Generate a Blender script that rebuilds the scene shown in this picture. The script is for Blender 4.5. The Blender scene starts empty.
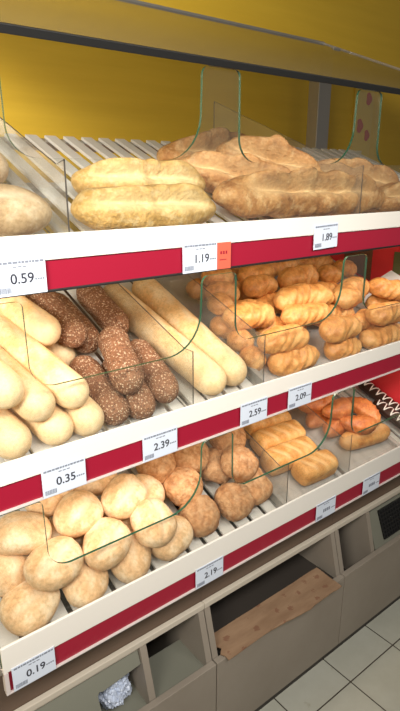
import bpy, bmesh, math, random
from mathutils import Vector, Matrix, noise

scene = bpy.context.scene
C = scene.collection
R = math.radians

# ---------------------------------------------------------------- camera
cam_data = bpy.data.cameras.new('camera')
cam = bpy.data.objects.new('camera', cam_data)
C.objects.link(cam)
cam_data.sensor_fit = 'VERTICAL'
cam_data.sensor_height = 24.0
cam_data.lens = 550.0 / 711.0 * 24.0
cam_data.clip_start = 0.02
fx, fz = 729.0, -178.5
vX = Vector((fx, fz, 550.0)).normalized()
vZ = Vector((0.0, 550.0 * 550.0 / 178.5, 550.0)).normalized()      # world down seen by the camera
vY = vX.cross(vZ) * -1.0
vY = vZ.cross(vX) * -1.0
if vY.z < 0:
    vY = -vY
rows = (vX, vY, -vZ)
right = Vector((r.x for r in rows)); up = -Vector((r.y for r in rows)); fwd = Vector((r.z for r in rows))
m3 = Matrix((right, up, -fwd)).transposed()
cam.matrix_world = Matrix.Translation((0, 0, 1.56)) @ m3.to_4x4()
scene.camera = cam

# ---------------------------------------------------------------- world, lights, exposure
world = bpy.data.worlds.new('store_light')
scene.world = world
world.use_nodes = True
bg = world.node_tree.nodes['Background']
bg.inputs['Color'].default_value = (1.0, 0.93, 0.82, 1)
bg.inputs['Strength'].default_value = 0.145


def area(name, loc, rot, sx, sy, power, col, spread=180):
    d = bpy.data.lights.new(name, 'AREA')
    d.shape = 'RECTANGLE'; d.size = sx; d.size_y = sy; d.energy = power; d.color = col; d.spread = R(spread)
    o = bpy.data.objects.new(name, d); C.objects.link(o)
    o.location = loc; o.rotation_euler = rot
    return o


area('ceiling_light_row', (0.0, -0.35, 2.25), (R(50), 0, 0), 2.9, 0.4, 17, (1.0, 0.96, 0.91), 88)
area('ceiling_light_left', (-1.3, -0.3, 2.25), (R(76), 0, R(-46)), 0.9, 0.5, 19, (1.0, 0.95, 0.86), 70)

# warm fill lights added behind the front rails to brighten the breads
for z, y, e, x0, x1 in ((1.402, .872, 1.6, .25, 1.88), (1.023, .872, 1.6, .25, 1.88)):
    area('shelf_fill', ((x0 + x1) / 2, y, z), (R(38), 0, 0), x1 - x0, .012, e, (1.0, .84, .64))

vs = scene.view_settings
scene.display_settings.display_device = 'sRGB'
vs.view_transform = 'Standard'; vs.look = 'None'; vs.gamma = 1.0; vs.use_curve_mapping = False
vs.exposure = 0.0

# ---------------------------------------------------------------- materials
MATS = {}


def mat(name, col=(.8, .8, .8), rough=.5, spec=.5, build=None, bump=0.0):
    if name in MATS:
        return MATS[name]
    m = bpy.data.materials.new(name); m.use_nodes = True
    nt = m.node_tree; b = nt.nodes['Principled BSDF']
    b.inputs['Base Color'].default_value = (*col, 1)
    b.inputs['Roughness'].default_value = rough
    b.inputs['Specular IOR Level'].default_value = spec
    if build:
        build(nt, b)
    MATS[name] = m
    return m


def N(nt, t, **kw):
    n = nt.nodes.new(t)
    for k, v in kw.items():
        if k in n.inputs:
            n.inputs[k].default_value = v
        else:
            setattr(n, k, v)
    return n


def noise_tex(nt, scale, detail=4, rough=.6, stretch=None):
    tc = N(nt, 'ShaderNodeTexCoord')
    n = N(nt, 'ShaderNodeTexNoise', Scale=scale, Detail=detail, Roughness=rough)
    if stretch:
        mp = N(nt, 'ShaderNodeMapping'); mp.inputs['Scale'].default_value = stretch
        nt.links.new(tc.outputs['Object'], mp.inputs[0]); nt.links.new(mp.outputs[0], n.inputs['Vector'])
    else:
        nt.links.new(tc.outputs['Object'], n.inputs['Vector'])
    return n


def ramp(nt, src, stops):
    r = N(nt, 'ShaderNodeValToRGB')
    el = r.color_ramp.elements
    while len(el) < len(stops):
        el.new(.5)
    for e, (p, c) in zip(el, stops):
        e.position = p; e.color = (*c, 1)
    nt.links.new(src, r.inputs[0])
    return r.outputs[0]


def mixc(nt, fac, a, b, mode='MIX'):
    x = N(nt, 'ShaderNodeMix', data_type='RGBA', blend_type=mode)
    if hasattr(fac, 'is_linked'):
        nt.links.new(fac, x.inputs[0])
    else:
        x.inputs[0].default_value = fac
    for s, i in ((a, 6), (b, 7)):
        if hasattr(s, 'is_linked'):
            nt.links.new(s, x.inputs[i])
        else:
            x.inputs[i].default_value = (*s, 1)
    return x.outputs[2]


def add_bump(nt, b, src, dist, strength=.6):
    bp = N(nt, 'ShaderNodeBump'); bp.inputs['Distance'].default_value = dist
    bp.inputs['Strength'].default_value = strength
    nt.links.new(src, bp.inputs['Height']); nt.links.new(bp.outputs[0], b.inputs['Normal'])


def crust(name, dark, mid, light, markcol, scale=28, fine=220, bump=.0012, rough=.62, seeds=None, ripple=None, dust=0.0, spec=.3):
    """bread crust: mottled colours, fine grain, 'mark' attribute = exposed crumb or flour along the cuts"""
    def build(nt, b):
        n1 = noise_tex(nt, scale, 5, .62)
        c = ramp(nt, n1.outputs[0], [(.30, dark), (.5, mid), (.72, light)])
        n2 = noise_tex(nt, fine, 3, .6)
        g = ramp(nt, n2.outputs[0], [(.3, (.72, .70, .66)), (.6, (1.05, 1.05, 1.05))])
        c = mixc(nt, .8, c, g, 'MULTIPLY')
        if dust:
            n4 = noise_tex(nt, scale * 1.7, 4, .7)
            f = ramp(nt, n4.outputs[0], [(.50, (0, 0, 0)), (.68, (dust, dust, dust))])
            c = mixc(nt, f, c, markcol)
        h = n2.outputs[0]
        if seeds:
            tc = N(nt, 'ShaderNodeTexCoord')
            v = N(nt, 'ShaderNodeTexVoronoi', Scale=seeds[0])
            nt.links.new(tc.outputs['Object'], v.inputs['Vector'])
            f = ramp(nt, v.outputs['Distance'], [(.30, (1, 1, 1)), (.52, (0, 0, 0))])
            sc = ramp(nt, v.outputs['Color'], [(.2, seeds[1]), (.5, seeds[2]), (.8, seeds[3])])
            c = mixc(nt, f, c, sc)
            h = f
        a = N(nt, 'ShaderNodeAttribute', attribute_name='mark')
        c = mixc(nt, a.outputs['Fac'], c, markcol)
        oi = N(nt, 'ShaderNodeObjectInfo')
        hv = N(nt, 'ShaderNodeHueSaturation')
        mr = N(nt, 'ShaderNodeMapRange'); mr.inputs[3].default_value = .88; mr.inputs[4].default_value = 1.1
        nt.links.new(oi.outputs['Random'], mr.inputs[0]); nt.links.new(mr.outputs[0], hv.inputs['Value'])
        nt.links.new(c, hv.inputs['Color']); nt.links.new(hv.outputs[0], b.inputs['Base Color'])
        add_bump(nt, b, h, bump, .7)
    return mat(name, rough=rough, spec=spec, build=build)


CR_WHITE = crust('white_roll_crust', (.68, .38, .17), (.80, .53, .29), (.88, .67, .43), (.90, .76, .56), 18, 130, .0014, .55, dust=.55)
CR_BROWN = crust('brown_roll_crust', (.34, .145, .055), (.53, .265, .115), (.65, .38, .19), (.68, .46, .27), 32, 120, .006, .75, dust=.6)
CR_BAGU = crust('pale_baguette_crust', (.74, .42, .16), (.84, .55, .26), (.88, .66, .38), (.90, .74, .50), 18, 180, .0006, .5, dust=.45)
CR_SEED = crust('seeded_crust', (.20, .085, .04), (.27, .12, .06), (.34, .16, .08), (.6, .4, .22), 30, 200, .003, .7,
                seeds=(230, (.74, .54, .36), (.50, .29, .17), (.16, .07, .04)))
CR_PUFF = crust('golden_puff_crust', (.50, .17, .035), (.76, .35, .10), (.86, .50, .20), (.88, .62, .32), 26, 150, .0015, .42, spec=.45)
CR_LOG = crust('flaky_pastry_crust', (.52, .21, .05), (.72, .36, .11), (.84, .52, .22), (.88, .68, .38), 22, 200, .0015, .45, spec=.4)
CR_CROI = crust('red_brown_croissant_crust', (.42, .10, .025), (.64, .20, .055), (.76, .34, .12), (.80, .52, .24), 26, 160, .0014, .4, spec=.45)
CR_CORN = crust('yellow_corn_crust', (.38, .21, .045), (.56, .33, .095), (.72, .49, .21), (.84, .70, .42), 30, 130, .005, .65, dust=.4)
CR_RUST = crust('rustic_brown_crust', (.24, .085, .02), (.44, .20, .06), (.60, .34, .13), (.80, .58, .30), 26, 130, .005, .6, dust=.4)
CR_PALE = crust('dusty_torpedo_crust', (.33, .20, .10), (.46, .31, .165), (.57, .41, .24), (.70, .58, .42), 20, 150, .001, .7, dust=.5)
CHOC = mat('chocolate_glaze', (.035, .014, .009), .28, .5)
ICING = mat('white_icing', (.85, .80, .74), .4)

WHITE = mat('white_shelf_enamel', (.80, .76, .69), .38, .45)
SLATM = mat('shelf_slat_enamel', (.64, .61, .57), .4)
RED = mat('crimson_rail_plastic', (.31, .009, .03), .32, .5)
REDP = mat('red_panel_paint', (.72, .035, .045), .5)
LIP = mat('clear_rail_lip', (.62, .55, .52), .3)
CARD = mat('tag_card', (.66, .72, .82), .45)
INK = mat('tag_ink', (.03, .03, .045), .6)
INKG = mat('tag_grey_print', (.20, .22, .27), .6)
STICK = mat('orange_red_sticker', (.62, .12, .07), .5)
CABM = mat('greige_laminate', (.29, .25, .205), .45,
           build=lambda nt, b: nt.links.new(ramp(nt, noise_tex(nt, 6, 5, .6).outputs[0], [(.3, (.265, .225, .18)), (.7, (.30, .258, .21))]), b.inputs['Base Color']))
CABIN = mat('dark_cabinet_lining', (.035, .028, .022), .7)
EDGE = mat('pale_edge_banding', (.55, .49, .40), .45)
BROWNP = mat('brown_recess_panel', (.13, .085, .058), .6)
PLINTH = mat('dark_plinth', (.04, .033, .028), .6)
OLIVE = mat('olive_grey_flap', (.19, .19, .15), .5)
BLACK = mat('black_plastic', (.008, .008, .008), .55)
STEEL = mat('satin_steel', (.42, .40, .37), .35, .5, build=lambda nt, b: b.inputs.__getitem__('Metallic').__setattr__('default_value', .7))
BAGM = mat('bluish_bag_film', (.50, .56, .68), .25, .6)
PAPER = mat('white_paper', (.78, .77, .76), .6)
YPOST = mat('yellow_poster_print', (.62, .42, .05), .5)
RPRINT = mat('red_poster_print', (.45, .06, .03), .5)
PALEP = mat('pale_poster_print', (.6, .5, .3), .5)
BRBOARD = mat('brown_board', (.17, .075, .04), .5)
GREENP = mat('green_brown_picture', (.10, .11, .04), .5)


def card_build(nt, b):
    n = noise_tex(nt, 9, 5, .6, (1, 4, 1))
    c = ramp(nt, n.outputs[0], [(.3, (.25, .145, .08)), (.7, (.34, .215, .125))])
    tc = N(nt, 'ShaderNodeTexCoord')
    mp = N(nt, 'ShaderNodeMapping'); mp.inputs['Scale'].default_value = (22, 24, 0); mp.inputs['Rotation'].default_value = (0, 0, .35)
    nt.links.new(tc.outputs['Object'], mp.inputs[0])
    v = N(nt, 'ShaderNodeTexVoronoi', Scale=1.0, Randomness=.35)
    nt.links.new(mp.outputs[0], v.inputs['Vector'])
    n2 = noise_tex(nt, 130, 2, .5)
    ad = N(nt, 'ShaderNodeMath', operation='MULTIPLY_ADD'); ad.inputs[1].default_value = .45
    nt.links.new(n2.outputs[0], ad.inputs[0]); nt.links.new(v.outputs['Distance'], ad.inputs[2])
    f = ramp(nt, ad.outputs[0], [(.40, (.75, .75, .75)), (.46, (0, 0, 0))])
    c = mixc(nt, f, c, (.21, .09, .05))                                 # faded printed marks
    nt.links.new(c, b.inputs['Base Color'])


CARDB = mat('brown_cardboard', rough=.8, build=card_build)


def wall_build(nt, b):
    n = noise_tex(nt, 2.2, 6, .65, (.6, 1, 9))
    c = ramp(nt, n.outputs[0], [(.3, (.60, .375, .022)), (.7, (.67, .43, .03))])
    nt.links.new(c, b.inputs['Base Color'])
    add_bump(nt, b, n.outputs[0], .004, .25)


WALLM = mat('yellow_wall_paint', rough=.6, build=wall_build)


def floor_build(nt, b):
    tc = N(nt, 'ShaderNodeTexCoord')
    mp = N(nt, 'ShaderNodeMapping'); mp.inputs['Location'].default_value = (-1.236, -.771, 0)
    nt.links.new(tc.outputs['Object'], mp.inputs[0])
    br = N(nt, 'ShaderNodeTexBrick', offset=0.0, offset_frequency=1)
    br.inputs['Scale'].default_value = 1.0
    br.inputs['Brick Width'].default_value = .237; br.inputs['Row Height'].default_value = .237
    br.inputs['Mortar Size'].default_value = .0022; br.inputs['Mortar Smooth'].default_value = .2
    br.inputs['Bias'].default_value = 0
    br.inputs['Color1'].default_value = (.60, .60, .51, 1); br.inputs['Color2'].default_value = (.64, .635, .55, 1)
    br.inputs['Mortar'].default_value = (.07, .055, .04, 1)
    nt.links.new(mp.outputs[0], br.inputs['Vector'])
    n = noise_tex(nt, 5, 6, .65)
    g = ramp(nt, n.outputs[0], [(.3, (.86, .85, .82)), (.65, (1, 1, 1))])
    n2 = noise_tex(nt, 23, 3, .5)
    g2 = ramp(nt, n2.outputs[0], [(.68, (1, 1, 1)), (.76, (.72, .68, .58))])
    c = mixc(nt, 1, br.outputs[0], g, 'MULTIPLY'); c = mixc(nt, .6, c, g2, 'MULTIPLY')
    nt.links.new(c, b.inputs['Base Color'])
    iv = N(nt, 'ShaderNodeMath', operation='SUBTRACT'); iv.inputs[0].default_value = 1
    nt.links.new(br.outputs['Fac'], iv.inputs[1])
    add_bump(nt, b, iv.outputs[0], .002, .5)


FLOORM = mat('pale_floor_tile', rough=.35, build=floor_build)


FILL_GLOW = mat('warm_fill_glow', (.8, .75, .65), .5, build=lambda nt, b: (b.inputs['Emission Color'].__setattr__('default_value', (1, .84, .64, 1)), b.inputs['Emission Strength'].__setattr__('default_value', 2.0)))  # glow for the strips added under the shelves


def glass(name, tint, haze, hazecol, ior=1.5):
    m = bpy.data.materials.new(name); m.use_nodes = True
    nt = m.node_tree; nt.nodes.clear()
    out = N(nt, 'ShaderNodeOutputMaterial')
    tr = N(nt, 'ShaderNodeBsdfTransparent'); tr.inputs[0].default_value = (*tint, 1)
    df = N(nt, 'ShaderNodeBsdfDiffuse'); df.inputs[0].default_value = (*hazecol, 1)
    gl = N(nt, 'ShaderNodeBsdfGlossy'); gl.inputs['Roughness'].default_value = .03
    fr = N(nt, 'ShaderNodeFresnel')
    ge = N(nt, 'ShaderNodeNewGeometry')                                 # same air-to-glass reflection on both faces of the pane
    mi = N(nt, 'ShaderNodeMapRange'); mi.inputs[3].default_value = ior; mi.inputs[4].default_value = 1 / ior
    nt.links.new(ge.outputs['Backfacing'], mi.inputs[0]); nt.links.new(mi.outputs[0], fr.inputs[0])
    m1 = N(nt, 'ShaderNodeMixShader'); m1.inputs[0].default_value = haze
    m2 = N(nt, 'ShaderNodeMixShader')
    nt.links.new(tr.outputs[0], m1.inputs[1]); nt.links.new(df.outputs[0], m1.inputs[2])
    nt.links.new(fr.outputs[0], m2.inputs[0]); nt.links.new(m1.outputs[0], m2.inputs[1]); nt.links.new(gl.outputs[0], m2.inputs[2])
    nt.links.new(m2.outputs[0], out.inputs[0])
    MATS[name] = m
    return m


GLASS = glass('clear_guard_glass', (.98, .99, .98), .008, (.75, .75, .7))
DIVG = glass('scuffed_clear_acrylic', (.94, .94, .93), .05, (.7, .66, .6))
CANG = glass('smoky_canopy_glass', (.74, .74, .72), .16, (.42, .38, .32))
TRAYG = glass('clear_tray_plastic', (.92, .92, .92), .34, (.82, .78, .74))
GEDGE = mat('green_glass_edge', (.025, .085, .05), .2, .6)
AEDGE = mat('dark_acrylic_edge', (.07, .055, .045), .3)

# ---------------------------------------------------------------- helpers


def bx(bm, x0, x1, y0, y1, z0, z1, bev=0.0, M=None):
    vsx = [bm.verts.new((x, y, z)) for z in (z0, z1) for y in (y0, y1) for x in (x0, x1)]
    fs = []
    for idx in ((0, 2, 3, 1), (4, 5, 7, 6), (0, 1, 5, 4), (2, 6, 7, 3), (0, 4, 6, 2), (1, 3, 7, 5)):
        fs.append(bm.faces.new([vsx[i] for i in idx]))
    if bev > 0:
        es = list({e for f in fs for e in f.edges})
        g = bmesh.ops.bevel(bm, geom=es, offset=bev, segments=2, affect='EDGES', profile=.5)
        vsx = list({v for f in g['faces'] for v in f.verts} | {v for v in vsx if v.is_valid})
    if M is not None:
        bmesh.ops.transform(bm, matrix=M, verts=[v for v in vsx if v.is_valid])
    return vsx


def prism(bm, pts, axis, a0, a1):
    """extrude a polygon; axis 'x': pts are (y,z); axis 'y': pts are (x,z); axis 'z': pts are (x,y)"""
    def p3(p, a):
        return {'x': (a, p[0], p[1]), 'y': (p[0], a, p[1]), 'z': (p[0], p[1], a)}[axis]
    A = [bm.verts.new(p3(p, a0)) for p in pts]; B = [bm.verts.new(p3(p, a1)) for p in pts]
    n = len(pts)
    f1 = bm.faces.new(A); f2 = bm.faces.new(list(reversed(B)))
    sides = []
    for i in range(n):
        sides.append(bm.faces.new((A[i], B[i], B[(i + 1) % n], A[(i + 1) % n])))
    return f1, f2, sides


def link(name, bm, m, parent=None, smooth=False, mats=None):
    bmesh.ops.recalc_face_normals(bm, faces=bm.faces)
    me = bpy.data.meshes.new(name); bm.to_mesh(me); bm.free()
    for mm in (mats or [m]):
        me.materials.append(mm)
    if smooth:
        me.polygons.foreach_set('use_smooth', [True] * len(me.polygons))
    o = bpy.data.objects.new(name, me); C.objects.link(o)
    if parent is not None:
        o.parent = parent
    return o


def tag(o, label, cat, group=None):
    o['label'] = label; o['category'] = cat
    if group:
        o['group'] = group
    return o


def empty(name, loc, label, cat, group=None):
    o = bpy.data.objects.new(name, None); C.objects.link(o)
    o.location = loc; o.empty_display_size = .05
    return tag(o, label, cat, group)


def struct(name, bm, m):
    o = link(name, bm, m); o['kind'] = 'structure'
    return o


def part(name, bm, m, root, smooth=False, mats=None):
    """a part whose mesh is given in world coordinates; shifted into its thing's frame"""
    bmesh.ops.translate(bm, vec=-Vector(root.location), verts=bm.verts)
    return link(name, bm, m, root, smooth, mats)


# ---------------------------------------------------------------- the room
bm = bmesh.new(); bx(bm, -5, 6, -4, 1.74, -.06, 0)
struct('floor', bm, FLOORM)
bm = bmesh.new(); bx(bm, -5, 6, 1.74, 1.86, -.06, 3.4)
struct('wall_back', bm, WALLM)

# ---------------------------------------------------------------- the rack
SL = R(21.5); TA = math.tan(SL); CA = math.cos(SL); SA = math.sin(SL)
ZF = {1: 1.474, 2: 1.103, 3: .736}
DROP = {1: .042, 2: .035, 3: .058}
X0, X1 = .205, 1.93
Y0 = .858


def base_z(k, y):
    return ZF[k] - DROP[k] + (y - Y0) * TA


def shelf_matrix(k):
    """columns: x along the shelf, s up the slope, h away from the slope"""
    return Matrix(((1, 0, 0, 0), (0, CA, -SA, Y0), (0, SA, CA, ZF[k] - DROP[k]), (0, 0, 0, 1)))


for px, lab in ((.25, 'grey steel upright at the left end behind the shelves'), (1.85, 'grey steel upright behind the right end of the top shelf')):
    bm = bmesh.new(); bx(bm, px - .036, px + .036, 1.545, 1.60, 0, 2.02, .003)
    tag(link('rack_upright', bm, STEEL), lab, 'post', 'steel uprights of the bread rack')
bm = bmesh.new(); bx(bm, X0, 1.94, 1.522, 1.54, .52, 1.40)
tag(link('back_panel', bm, BROWNP), 'dark brown back panel behind the middle and lowest shelves', 'panel')
root = empty('end_panel', (1.957, 1.24, .512), 'red end panel closing the right side of the shelves', 'panel')
bm = bmesh.new(); bx(bm, 1.95, 1.965, .885, 1.6, .512, 1.385)
part('board', bm, REDP, root)
SHELF_LABEL = {1: 'top sloping slatted shelf with white front strip and crimson price rail, holding large loaves',
               2: 'middle sloping shelf with white front strip and crimson rail, holding baguettes and glazed rolls',
               3: 'lowest sloping shelf with white front strip and crimson rail, holding round rolls and croissants'}
for k in (1, 2, 3):
    zf = ZF[k]
    sh = empty('bread_shelf', (1.07, .85, zf - .03), SHELF_LABEL[k], 'shelf', 'sloping bread shelves of the rack')
    wz = zf - (.058 if k == 3 else .041)
    rz = wz - .048
    bm = bmesh.new(); bx(bm, X0, X1, .846, .852, wz, zf, .0015)
    bx(bm, X0, X1, .852, .860, zf - DROP[k] - .012, zf - DROP[k] - .004)
    part('front_strip', bm, WHITE, sh)
    bm = bmesh.new(); bx(bm, X0 + .008, X1, .850, .854, rz, wz)
    part('price_rail', bm, RED, sh)
    bm = bmesh.new(); bx(bm, X0, X1, .845, .854, rz - .004, rz, .001)
    part('rail_lip', bm, BLACK if k == 1 else LIP, sh)
    bm = bmesh.new(); bx(bm, X0, X0 + .008, .845, .858, rz, wz)
    part('end_cap', bm, LIP, sh)
    if k < 3:
        bm = bmesh.new(); bx(bm, X0 + .04, 1.89, .863, .883, ZF[k] - .07, ZF[k] - .062, .001)
        part('added_light_strip', bm, FILL_GLOW, sh)  # added glowing body for the under-shelf fill, no such fixture visible
    M = shelf_matrix(k)
    x = X0 + .012
    while x < X1 - .03:
        bm = bmesh.new(); bx(bm, x, x + (.031 if k == 1 else .039), .0, .63, -.008, 0, .0015, M)
        part('slat', bm, SLATM, sh)
        x += .052
    for s0, s1 in ((.004, .03), (.31, .34), (.60, .63)):
        bm = bmesh.new(); bx(bm, X0, X1, s0, s1, -.03, -.0085, 0, M)
        part('cross_bar', bm, STEEL, sh)
    for xa in (.25, 1.85):
        ya = 1.43
        bm = bmesh.new()
        z1 = base_z(k, ya)
        prism(bm, [(ya, z1 - .03), (1.5215, z1 - .03), (1.5215, z1 - .12), (1.50, z1 - .12)] if k > 1 else [(ya, z1 - .03), (1.545, z1 - .03), (1.545, z1 - .12), (1.52, z1 - .12)], 'x', xa - .012, xa + .012)
        part('bracket', bm, STEEL, sh)

# ---------------------------------------------------------------- glass


def fillet(pts, radii, seg=9):
    """round the corners of a closed polygon"""
    out = []
    n = len(pts)
    for i in range(n):
        p = Vector(pts[i]); a = Vector(pts[i - 1]); b = Vector(pts[(i + 1) % n]); r = radii[i]
        if r <= 0:
            out.append(tuple(p)); continue
        u = (a - p).normalized(); w = (b - p).normalized()
        ang = u.angle(w)
        t = r / math.tan(ang / 2)
        c = p + (u + w).normalized() * (r / math.sin(ang / 2))
        s = p + u * t - c; e = p + w * t - c
        for j in range(seg + 1):
            f = j / seg
            d = s.lerp(e, f)
            out.append(tuple(c + d.normalized() * r))
    return out


GUARD_LABEL = {1: 'clear glass front guard with rounded tabs along the top shelf',
               2: 'clear green-edged glass guard with rounded tabs along the middle shelf',
               3: 'clear green-edged glass guard with rounded tabs along the lowest shelf'}
for k in (1, 2, 3):
    zb = ZF[k] - .008; zl = ZF[k] + .114; zt = ZF[k] + (.277 if k == 1 else .268)
    pts = [(X0, zb), (X1, zb)]; rad = [0, 0]
    tabs = [(1.592, 1.684), (1.138, 1.232), (.684, .777), (X0, .316)]
    pts.append((X1, zl)); rad.append(.01)
    for (a, b) in tabs:
        pts += [(b, zl), (b - .002, zt), (a, zt), (a - .006, zl)]
        rad += [.045, .012, .016, .085]
    pts = pts[:-1]; rad = rad[:-1]
    pts[-1] = (X0, zt); rad[-1] = .0
    bm = bmesh.new()
    f1, f2, sides = prism(bm, fillet(pts, rad), 'y', .853, .859)
    for f in sides:
        f.material_index = 1
    g = link('glass_guard', bm, GLASS, mats=[GLASS, GEDGE])
    tag(g, GUARD_LABEL[k], 'glass guard', 'glass guards on the shelf fronts')

DIV = [(1, .407, 'scuffed clear divider on the top shelf between dusty torpedo loaves and yellow loaves'),
       (1, 1.19, 'clear divider toward the right end of the top shelf among brown loaves'),
       (2, .664, 'clear divider on the middle shelf between seeded rolls and long pale baguettes'),
       (2, .874, 'clear divider on the middle shelf between long pale baguettes and golden puff rolls'),
       (3, .2075, 'glass end divider at the left end of the lowest shelf beside white rolls'),
       (3, .979, 'clear divider on the lowest shelf between brown rolls and flaky pastry logs'),
       (3, 1.2465, 'clear divider on the lowest shelf between flaky pastry logs and reddish croissants')]
for k, x, lab in DIV:
    ya = .8605; yb = 1.43
    pts = [(ya, base_z(k, ya) + .001), (yb, base_z(k, yb) + .001), (yb, base_z(k, yb) + .125), (ya + .03, base_z(k, ya + .03) + .135), (ya, ZF[k] + .113)]
    bm = bmesh.new()
    f1, f2, sides = prism(bm, pts, 'x', x - .0015, x + .0015)
    for f in sides:
        f.material_index = 1
    tag(link('shelf_divider', bm, DIVG, mats=[DIVG, GEDGE if x < .3 else AEDGE]), lab, 'divider', 'clear dividers between the breads')

can = empty('glass_canopy', (1.07, .85, 1.757), 'sloping smoky glass canopy with black front edge over the top shelf', 'canopy')
CM = Matrix(((1, 0, 0, 0), (0, math.cos(R(21.3)), -math.sin(R(21.3)), .85), (0, math.sin(R(21.3)), math.cos(R(21.3)), 1.757), (0, 0, 0, 1)))
bm = bmesh.new(); bx(bm, X0, 1.90, .004, .82, 0, .006, 0, CM)
part('glass_sheet', bm, CANG, can)
bm = bmesh.new(); bx(bm, X0, 1.905, -.004, .006, -.006, .0065, .001, CM)
part('black_front_edge', bm, BLACK, can)
bm = bmesh.new(); bx(bm, X0, 1.905, .818, .828, -.004, .012, .001, CM)
part('rear_edge_trim', bm, STEEL, can)
bm = bmesh.new(); bx(bm, 1.898, 1.906, .0, .826, -.003, .010, .001, CM)
part('side_edge_trim', bm, STEEL, can)
for px in (.25, 1.85):
    bm = bmesh.new(); bx(bm, px - .02, px + .02, 1.50, 1.60, 2.005, 2.022)
    part('canopy_clamp', bm, STEEL, can)

# ---------------------------------------------------------------- cabinets under the shelves
XB = [.20, .731, 1.265, 1.799, 2.333]
CL = ['greige base cabinet at the left with a divided open bin holding a plastic bag',
      'greige base cabinet with one wide open bin lined with brown cardboard',
      'greige base cabinet with a divided bin and a black grille flap',
      'greige base cabinet furthest right beyond the black grille flap']


def slant(t, off=0.0):
    """point (y,z) on the slanted bin opening, t from the drawer top to the beam"""
    return (.852 + .055 * t + off, .347 + .14 * t)


for i in range(4):
    xa, xb = XB[i] + .0015, XB[i + 1] - .0015
    cab = empty('base_cabinet', ((xa + xb) / 2, 1.15, 0), CL[i], 'cabinet', 'base cabinets under the bread rack')
    bm = bmesh.new()
    prof = [(.869, .07), (.869, .345), (.906, .487), (1.50, .487), (1.50, .07)]
    for x in (xa, xb - .018):
        prism(bm, prof, 'x', x, x + .018)
        part('side_panel', bm, CABM, cab)
        bm = bmesh.new()
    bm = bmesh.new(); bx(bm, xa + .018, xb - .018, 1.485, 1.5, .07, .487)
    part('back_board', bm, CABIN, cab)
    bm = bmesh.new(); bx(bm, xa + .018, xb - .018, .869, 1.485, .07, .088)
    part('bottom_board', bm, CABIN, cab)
    bm = bmesh.new(); bx(bm, xa, xb, .936, 1.5, .488, .511)
    part('top_board', bm, CABIN, cab)
    zf = (.33, .335, .22, .22)[i]
    bm = bmesh.new(); bx(bm, xa + .018, xb - .018, .8695, 1.3, zf - .016, zf) if i else bx(bm, xa + .018, xb - .018, .8695, .99, zf - .016, zf)
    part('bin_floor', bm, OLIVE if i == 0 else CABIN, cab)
    bm = bmesh.new(); bx(bm, xa, xb, .85, .868, .072, .347, .0015)
    part('drawer_front', bm, CABM, cab)
    bm = bmesh.new(); bx(bm, xa - .001, xb + .001, .902, .916, .487, .504, .002)
    part('top_beam', bm, EDGE, cab)
    bm = bmesh.new(); bx(bm, xa - .001, xb + .001, .917, .935, .488, .66)
    part('recess_panel', bm, BROWNP, cab)
    bm = bmesh.new(); bx(bm, xa - .001, xb + .001, .883, .90, 0, .071)
    part('plinth', bm, PLINTH, cab)
    for x in {0: (.542,), 2: (1.44,)}.get(i, ()):
        bm = bmesh.new()
        prism(bm, [(.869, zf), (.869, .347), (.906, .487), (1.484, .487), (1.484, zf)], 'x', x - .009, x + .009)
        part('bin_divider', bm, CABM, cab)
    if i in (0, 2, 3):
        bm = bmesh.new()
        if i == 0:
            a, b = xa + .02, .531
            poly = [(a, 0.0), (.412, 0.0), (.412, .58), (.418, .62), (.425, .60), (b, .66), (b, .93), (a, .93)]
        else:
            a, b = (1.451, xb - .02) if i == 2 else (xa + .02, xb - .02)
            poly = [(a, .02), (b, .02), (b, .86), (a, .86)]
        A = [bm.verts.new((x, *slant(t, .012))) for x, t in poly]
        B = [bm.verts.new((x, *slant(t, .020))) for x, t in poly]
        bm.faces.new(A); bm.faces.new(list(reversed(B)))
        for j in range(len(A)):
            bm.faces.new((A[j], B[j], B[(j + 1) % len(A)], A[(j + 1) % len(A)]))
        fl = part('bin_flap', bm, OLIVE, cab)
        bm = bmesh.new()
        bx(bm, a, b, slant(.95, .006)[0], slant(.95, .02)[0], slant(.92)[1], slant(.995)[1], .001)
        part('flap_rail', bm, EDGE, cab)
        if i in (2, 3):
            bm = bmesh.new()
            ga, gb = a + .055, a + .25
            th = math.atan2(.055, .14)
            GM = Matrix.Translation((0, *slant(.16, .006))) @ Matrix.Rotation(-th, 4, 'X')
            H = .098
            n = 13
            for q in range(n + 1):
                xx = ga + (gb - ga) * q / n
                bx(bm, xx - .0025, xx + .0025, 0, .006, 0, H, 0, GM)
            for q in range(8):
                zz = H * q / 7
                bx(bm, ga - .0025, gb + .0025, -.001, .006, zz - .002, zz + .002, 0, GM)
            bx(bm, ga, gb, .004, .006, 0, H, 0, GM)
            g = part('grille', bm, BLACK, cab)

# crumpled plastic bag in the left bin
bm = bmesh.new()
bmesh.ops.create_icosphere(bm, subdivisions=5, radius=1)
for v in bm.verts:
    c = v.co.copy()
    n1 = noise.noise(c * 1.9 + Vector((3, 1, 7))); n2 = abs(noise.noise(c * 4.3 + Vector((1, 5, 2)))); n3 = abs(noise.noise(c * 9 + Vector((4, 4, 1))))
    f = 1 + .22 * n1 - .30 * n2 - .14 * n3
    v.co = Vector((c.x * .052 * f, c.y * .06 * f, max(c.z * .05 * f, -.036)))
bag = link('plastic_bag', bm, BAGM, smooth=False)
bag.location = (.474, .955, .3665)
tag(bag, 'crumpled bluish white plastic bag poking out of the left bin', 'plastic bag')

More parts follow.
